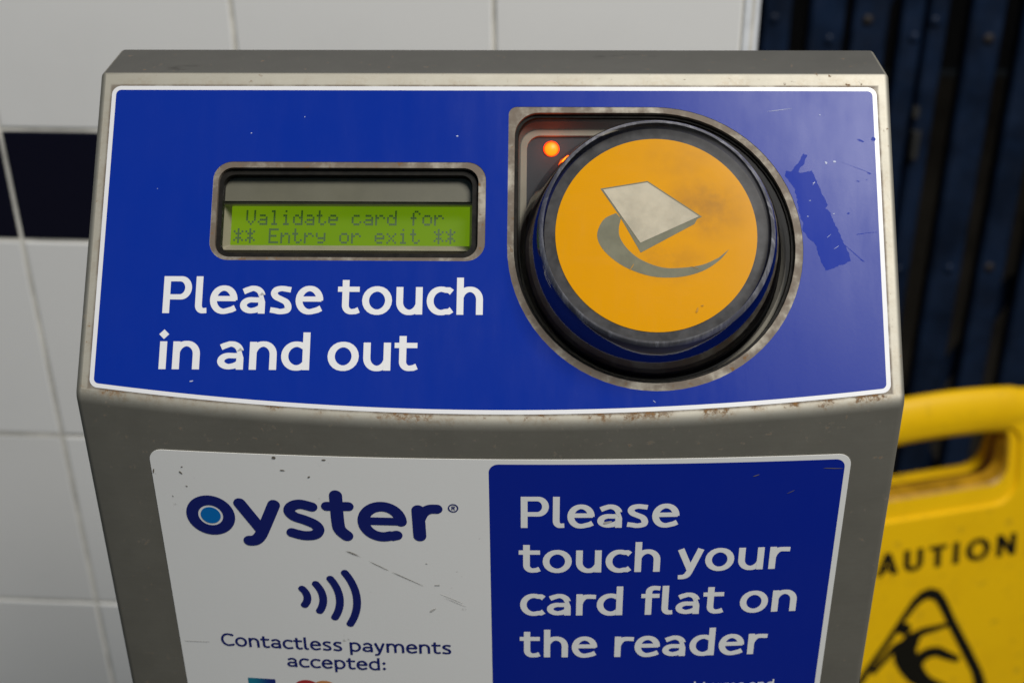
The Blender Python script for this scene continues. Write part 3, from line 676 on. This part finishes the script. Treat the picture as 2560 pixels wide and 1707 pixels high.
for f in [fleck(-.0491, -.0627, -26, .0064, .00035), fleck(-.0489, -.0624, -25, .0045, .0003), fleck(-.0398, -.0680, -31, .0086, .0003), fleck(-.0300, -.0736, -29, .0145, .00035), fleck(-.0709, -.0269, -6, .0019, .0008), fleck(-.1069, -.0298, -45, .0016, .0009), fleck(-.0618, -.0293, 20, .0011, .0009), fleck(-.1055, -.0355, -35, .0010, .0006), fleck(-.1062, -.0272, 0, .0008, .0006), fleck(-.111, -.0402, -40, .0007, .0005), fleck(-.0735, -.0216, -10, .0016, .0014), fleck(-.0562, -.0219, 0, .0016, .0008), fleck(-.1165, -.0296, 80, .0020, .0009), fleck(.118, -.0262, -4, .0085, .0004), fleck(.092, -.0282, 20, .0022, .0006), fleck(.1046, -.0357, 30, .003, .0004)]: sub(ink('scratch', [f], .00025, cmap, CN, M['mark'], None), stk)
for f in [fleck(-.0211, -.0884, 38, .0032, .0011), fleck(-.0135, -.083, -28, .011, .0003), fleck(-.0125, -.0845, -28, .009, .0003), fleck(-.019, -.0765, 0, .002, .0008), fleck(-.0225, -.0665, -20, .001, .0006), fleck(-.111, -.1085, 2, .012, .0003), fleck(.0415, -.0475, 15, .0042, .0016)]: sub(ink('smudge', [f], .00024, cmap, CN, M['mark_faint'], None), stk)

# ------------------------------------------------------------------ tiled wall behind
WA = -0.037681; T = .152; Y0 = .39598; SX0, SZ0 = -.16353, H-.15284
wall = thing('tiled_wall', 'white glazed tile wall with a narrow navy tile band, behind the card reader', 'wall', (0, .45, 0))
wd_ = Vector((math.cos(WA), math.sin(WA), 0)); wn = Vector((math.sin(WA), -math.cos(WA), 0))
def wp(s, z, out=0.0): return Vector((0, Y0, 0)) + wd_*s + wn*out + Vector((0, 0, z)) + wd_*(math.sin(WA)*Y0*0)
SOFF = math.sin(WA)*Y0       # fitted columns are measured from the foot of the normal through the origin
TE = .1405
def boxw(name, s0, s1, z0, z1, o0, o1, mat):
    vs = [wp(s, z, o) for o in (o0, o1) for s, z in ((s0, z0), (s1, z0), (s1, z1), (s0, z1))]
    fs = [(4, 5, 6, 7), (3, 2, 1, 0), (0, 1, 5, 4), (1, 2, 6, 5), (2, 3, 7, 6), (3, 0, 4, 7)]
    return child(mesh(name, vs, fs, mat), wall)
WTOP = 2.5
boxw('wall_core', -2.4, TE-.004, 0, WTOP, -.14, -.0062, M['passage'])
DADO = SZ0+T/2+T
boxw('grout_bed', -2.4, TE-.004, 0, DADO, -.0060, -.0005, M['grout'])
boxw('added_grey_wall', -2.4, TE-.004, DADO+.03, WTOP-.002, -.0060, -.0020, M['upper_grey'])  # unseen upper wall, made grey to dim the reflection in the housing top
boxw('added_capping', -2.4, TE, DADO+.0005, DADO+.0295, -.0060, .006, M['tile_navy'])  # unseen, added to finish the tiles below that grey wall
tile_me = {}
def tile(s0, s1, z0, z1, mat):
    g = .0013; key = (round(s1-s0, 4), round(z1-z0, 4), mat.name)
    if key not in tile_me:
        a, c = (s1-s0)/2-g, (z1-z0)/2-g; vs = []
        for ins, d in ((0, -.0045), (0, -.0007), (.0003, -.0002), (.0012, 0)):
            vs += [Vector((x, 0, z))+Vector((0, -d, 0)) for x, z in ((-a+ins, -c+ins), (a-ins, -c+ins), (a-ins, c-ins), (-a+ins, c-ins))]
        fs = [(k*4+i, k*4+(i+1) % 4, k*4+4+(i+1) % 4, k*4+4+i) for k in range(3) for i in range(4)]+[(12, 13, 14, 15)]
        me = bpy.data.meshes.new('tile'); me.from_pydata([tuple(v) for v in vs], [], fs); me.update(); me.materials.append(mat)
        tile_me[key] = me
    o = bpy.data.objects.new('tile', tile_me[key]); sc.collection.objects.link(o)
    o.location = wp((s0+s1)/2, (z0+z1)/2, random.uniform(-.0003, .0003)); o.rotation_euler = (R(random.uniform(-.12, .12)), 0, WA+R(random.uniform(-.12, .12)))
    return child(o, wall)
zr = [(SZ0, SZ0+T/2, 1)]
k = 0
while SZ0-(k+1)*T > -T+.01: zr.append((max(0.002, SZ0-(k+1)*T), SZ0-k*T, 0)); k += 1
k = 0
while SZ0+T/2+(k+1)*T < DADO+.01: zr.append((SZ0+T/2+k*T, SZ0+T/2+(k+1)*T, 0)); k += 1
for z0, z1, dk in zr:
    for c in range(-13, 2):
        s0, s1 = SX0+c*T, SX0+(c+1)*T
        if c == 1: s1 = TE-.010
        tile(s0, s1, z0, z1, M['tile_navy'] if dk else M['tile_white'])
# rounded white trim down the free end of the wall
tp = []
for i in range(9): a = R(90*i/8); tp.append((TE-.010+.010*math.sin(a), -.010+.010*math.cos(a)+.0004))
vs = []; rings = [[wp(s, z, o) for s, o in [(TE-.0098, -.010)]+tp+[(TE, -.12), (TE-.0098, -.12)]] for z in (0.001, DADO)]
vs_, fs_ = loft(rings); child(mesh('edge_trim', vs_, fs_, M['trim'], None, False), wall)

# ------------------------------------------------------------------ folding gate right of the wall
GY = 1.05
gate = thing('folding_gate', 'dark navy folding steel gate of upright bars closing the opening beside the tiled wall', 'gate', (.6, GY, 0))
spec = [(.155, .185), (.198, .230), (.243, .2725), (.2904, .3265), (.3352, .3725), (.3864, .4105), (.4125, .4325), (.4570, .4920), (.5125, .5430), (.5590, .5930)]
x = .606
while x < 1.35:
    wv = random.uniform(.030, .036); spec.append((x, x+wv)); x += wv+random.uniform(.010, .022)
GH = 2.15
for i, (a, b_) in enumerate(spec):
    y = GY+(i % 3)*.004; d = .022; t = .003
    pf = [(a, y+d), (a, y+.003), (a+.003, y), (b_-.003, y), (b_, y+.003), (b_, y+d), (b_-t, y+d), (b_-t, y+t+.001), (a+t, y+t+.001), (a+t, y+d)]
    vs_, fs_ = loft([[Vector((px+random.uniform(-.0004, .0004), py, z)) for px, py in pf] for z in (.03, GH)]); n = len(pf)
    fs_ += [tuple(range(n, 2*n))]
    bar = child(mesh('upright_bar', vs_, fs_, M['navy_paint']), gate)
    for j, z in enumerate((.25, .58, .872, .98, 1.35, 1.72, 2.0)):
        if z in (.872,) and i % 2: z -= .02
        c = Vector(((a+b_)/2+(.004 if i % 2 else -.003), y, z)); rings = []
        for rr2, dd in ((.0060, .0), (.0054, .0016), (.0035, .0026), (.0, .0030)):
            rings.append([c+Vector((rr2*math.cos(2*math.pi*q/10), -dd, rr2*math.sin(2*math.pi*q/10))) for q in range(10)])
        v2, f2 = loft(rings); rv = mesh('rivet', v2, f2, M['gate_rust'] if (i+j) % 3 == 0 else M['navy_paint'], None, True); sub(rv, bar)
def flatbar(name, p0, p1, wdt, th, mat, par):
    d = (p1-p0).normalized(); n_ = Vector((0, 1, 0)); s_ = d.cross(n_)*wdt/2; q = n_*th
    vs = [p0-s_, p0+s_, p1+s_, p1-s_]; vs += [v+q for v in vs]
    return child(mesh(name, vs, [(3, 2, 1, 0), (4, 5, 6, 7), (0, 1, 5, 4), (1, 2, 6, 5), (2, 3, 7, 6), (3, 0, 4, 7)], mat), par)
for z in (.35, 1.08, 1.80):
    for i in range(6):
        xx = .17+i*.20
        flatbar('lattice_bar', Vector((xx, GY+.036, z-.20)), Vector((xx+.20, GY+.036, z+.20)), .020, .004, M['navy_paint'], gate)
        flatbar('lattice_bar', Vector((xx, GY+.042, z+.20)), Vector((xx+.20, GY+.042, z-.20)), .020, .004, M['navy_paint'], gate)
flatbar('bottom_track', Vector((.145, GY-.02, .015)), Vector((1.36, GY-.02, .015)), .028, .07, M['navy_paint'], gate)
flatbar('top_track', Vector((.145, GY-.02, GH+.02)), Vector((1.36, GY-.02, GH+.02)), .05, .07, M['navy_paint'], gate)
# small pale latch on one bar
LX, LZ = .4165, H-.364
lt = [[Vector((LX+sx*.0045, GY+.004-dd, LZ+z)) for sx, dd in ((-1, 0), (-1, .007), (-.4, .011), (.4, .011), (1, .007), (1, 0))] for z in (-.016, -.012, .010, .015)]
vs_, fs_ = loft(lt); fs_ += [tuple(range(5, -1, -1)), tuple(range(18, 24))]
latch = child(mesh('latch', vs_, fs_, M['zinc']), gate)
lt = [[Vector((LX-.003+sx*.003, GY+.003-dd, LZ+.036+z)) for sx, dd in ((-1, 0), (-1, .005), (1, .005), (1, 0))] for z in (-.006, .006)]
vs_, fs_ = loft(lt); fs_ += [(3, 2, 1, 0), (4, 5, 6, 7)]
child(mesh('latch_pin', vs_, fs_, M['zinc']), gate)

# ------------------------------------------------------------------ yellow caution sign
PSI, ALP = R(14.5), R(12)
caution = thing('wet_floor_sign', 'yellow plastic caution A-board with a slipping figure, in front of the navy gate', 'caution sign', (.42, .65, 0))
EX = Vector((math.cos(PSI), math.sin(PSI), 0)); BK = Vector((-math.sin(PSI), math.cos(PSI), 0))
EQ = Vector((0, 0, 1))*math.cos(ALP)+BK*math.sin(ALP); EN = EX.cross(EQ)      # EN points to the viewer
O0 = Vector((.42, .65, 0))
def smap(p, q, l=0.0): return O0+EX*p+EQ*q+EN*l
PCN = .0165
def outline(top_h, bot_h, q0, q1, r, crown, n=6):
    """tapered panel outline with a slightly crowned top"""
    pts = []
    hw = lambda q: bot_h+(top_h-bot_h)*(q-q0)/(q1-q0)
    for cx, cy, a in ((1, 1, 0), (-1, 1, 90), (-1, -1, 180), (1, -1, 270)):
        for i in range(n+1):
            t = R(a+90*i/n); q = (q1-r if cy > 0 else q0+r)+r*math.sin(t); p = PCN+cx*(hw(q)-r)+r*math.cos(t)
            if cy > 0: q += crown*(1-((p-PCN)/top_h)**2)
            pts.append((p, q))
        if cx == 1 and cy == 1:
            for i in range(1, 12):
                p = PCN+(top_h-r)*(1-2*i/12); pts.append((p, q1+crown*(1-((p-PCN)/top_h)**2)))
    return pts
GRV = rrect(PCN-.0900, .4740, PCN+.0900, .5640, .026)
HOLE = rrect(PCN-.0775, .4985, PCN+.0775, .5600, .019)
OUT_I = outline(.108, .116, .012, .568, .02, .004); OUT_O = outline(.124, .134, .0, .576, .028, .004)
flat, tris = tess([OUT_I, GRV]); vs = [smap(p, q, 0) for p, q in flat]; fs = orient(vs, tris, EN); mi = [0]*len(fs)
def addloft(rings, m):
    global vs, fs, mi
    v2, f2 = loft(rings); b0 = len(vs); vs += v2; fs += [tuple(b0+i for i in f) for f in f2]; mi += [m]*len(f2)
addloft([[smap(p, q, 0) for p, q in OUT_I], [smap(p, q, -.008) for p, q in OUT_O], [smap(p, q, -.030) for p, q in OUT_O]], 0)
G2 = rrect(PCN-.0880, .4760, PCN+.0880, .5625, .024); G3 = rrect(PCN-.0800, .4955, PCN+.0800, .5615, .021)
addloft([[smap(p, q, 0) for p, q in GRV], [smap(p, q, -.0035) for p, q in G2], [smap(p, q, -.0045) for p, q in G3]], 0)
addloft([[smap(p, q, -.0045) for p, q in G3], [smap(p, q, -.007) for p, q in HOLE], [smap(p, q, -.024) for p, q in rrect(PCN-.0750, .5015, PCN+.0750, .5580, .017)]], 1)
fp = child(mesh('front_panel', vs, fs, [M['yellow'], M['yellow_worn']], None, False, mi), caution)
# rounded grip along the top
rings = []
for i in range(25):
    p = PCN-.108+.216*i/24; c = .579-.007*((p-PCN)/.1)**2; e = 1 if 2 < i < 22 else (.93 if i in (1, 2, 22, 23) else .75)
    rings.append([smap(p, c+.0245*e*math.sin(2*math.pi*k/20), -.010+.012*e*math.cos(2*math.pi*k/20)) for k in range(20)])
vs_, fs_ = loft(rings); fs_ += [tuple(range(20)), tuple(reversed(range(24*20, 25*20)))]
child(mesh('grip', vs_, fs_, M['yellow'], None, True), caution)
# rear leaf
O1 = O0+EQ*.600*2*0; 
AL2 = -ALP; EQb = Vector((0, 0, 1))*math.cos(ALP)-BK*math.sin(ALP); ENb = -(EX.cross(EQb))
topw = smap(0, .562, -.034); Ob = topw-EQb*.574
def bmap(p, q, l=0.0): return Ob+EX*p+EQb*q+ENb*l
flat, tris = tess([OUT_I, HOLE]); vs = [bmap(p, q, 0) for p, q in flat]; fs = orient(vs, tris, ENb); mi = [0]*len(fs)
addloft([[bmap(p, q, 0) for p, q in OUT_I], [bmap(p, q, -.008) for p, q in OUT_O], [bmap(p, q, -.020) for p, q in OUT_O]], 0)
addloft([[bmap(p, q, 0) for p, q in HOLE], [bmap(p, q, -.012) for p, q in HOLE]], 0)
child(mesh('rear_panel', vs, fs, [M['yellow']], None, False, mi), caution)
SLF = .0006
sub(ink('lettering', text_polys('CAUTION', -.0765, .1080, .4160, .0248, .235, .20, .3, .06), SLF, smap, EN, M['ink_black'], None, .00003), fp)
TO = [(-.0563, .3102), (-.0355, .338), (-.016, .367), (-.0052, .3831), (.0036, .391), (.0138, .3935), (.0245, .389), (.0331, .3765), (.0449, .3498), (.0632, .3144), (.0781, .2841), (.0845, .266), (.0835, .250), (.072, .243), (-.049, .243), (-.0845, .2455), (-.088, .2575), (-.080, .274)]
TI = [(-.0485, .3161-.006), (-.0300, .3360), (-.0134, .3605), (-.002, .3745), (.0060, .3815), (.0136, .3835), (.0212, .3795), (.0285, .3660), (.0385, .3448), (.0550, .3115), (.0690, .2832), (.0735, .268), (.072, .259), (.065, .2535), (-.045, .2535), (-.0745, .2555), (-.0765, .2630), (-.070, .278)]
tcx, tcy = .0, .305
TI = [(tcx+(x-tcx)*.955, tcy+(y-tcy)*.965) for x, y in TI]
sub(plate('warning_triangle', [TO, TI], SLF, smap, EN, M['ink_black'], None), fp)
def ws(pts, wds, n=6):
    sp = spline(pts, n); ww = []; wds = [x*1.25 for x in wds]
    for i in range(len(pts)-1): ww += [wds[i]+(wds[i+1]-wds[i])*k/n for k in range(n)]
    return stroke(sp, 1, None, False, True, ww+[wds[-1]])
sub(ink('slipping_figure', [
    [circ(-.0128, .3500, .0074, 24, .0070)],
    ws([(-.002, .3385), (.008, .3432), (.022, .3446), (.0355, .3462)], [.010, .0075, .006, .0045]),
    ws([(-.008, .333), (-.022, .3305), (-.033, .319), (-.0455, .3055)], [.009, .007, .006, .005]),
    ws([(-.005, .335), (-.011, .322), (-.006, .307), (.003, .292)], [.016, .021, .020, .017]),
    ws([(-.002, .302), (.010, .3145), (.024, .3165), (.036, .310), (.0480, .3030)], [.014, .011, .0095, .008, .006]),
    ws([(.002, .293), (.014, .281), (.030, .272), (.044, .262)], [.017, .013, .010, .008])], SLF, smap, EN, M['ink_black'], None, .00003), fp)

# ------------------------------------------------------------------ ground and the dark passage behind the gate
def struct(o): o['kind'] = 'structure'; return o
vs = [(-40, -40, 0), (40, -40, 0), (40, 40, 0), (-40, 40, 0)]
struct(mesh('floor', vs, [(0, 1, 2, 3)], M['floor']))
def shell(x0, x1, y0, y1, z0, z1):
    vs = [(x, y, z) for z in (z0, z1) for x, y in ((x0, y0), (x1, y0), (x1, y1), (x0, y1))]
    return vs, [(1, 2, 6, 5), (2, 3, 7, 6), (3, 0, 4, 7), (4, 5, 6, 7)]
v2, f2 = shell(.06, 1.42, .56, 3.2, .003, 2.5)
b0 = len(v2); v2 += [(1.42, .56, .003), (4.5, .56, .003), (4.5, .56, 2.5), (1.42, .56, 2.5)]; f2.append((b0, b0+1, b0+2, b0+3))
struct(mesh('passage', v2, f2, M['passage']))
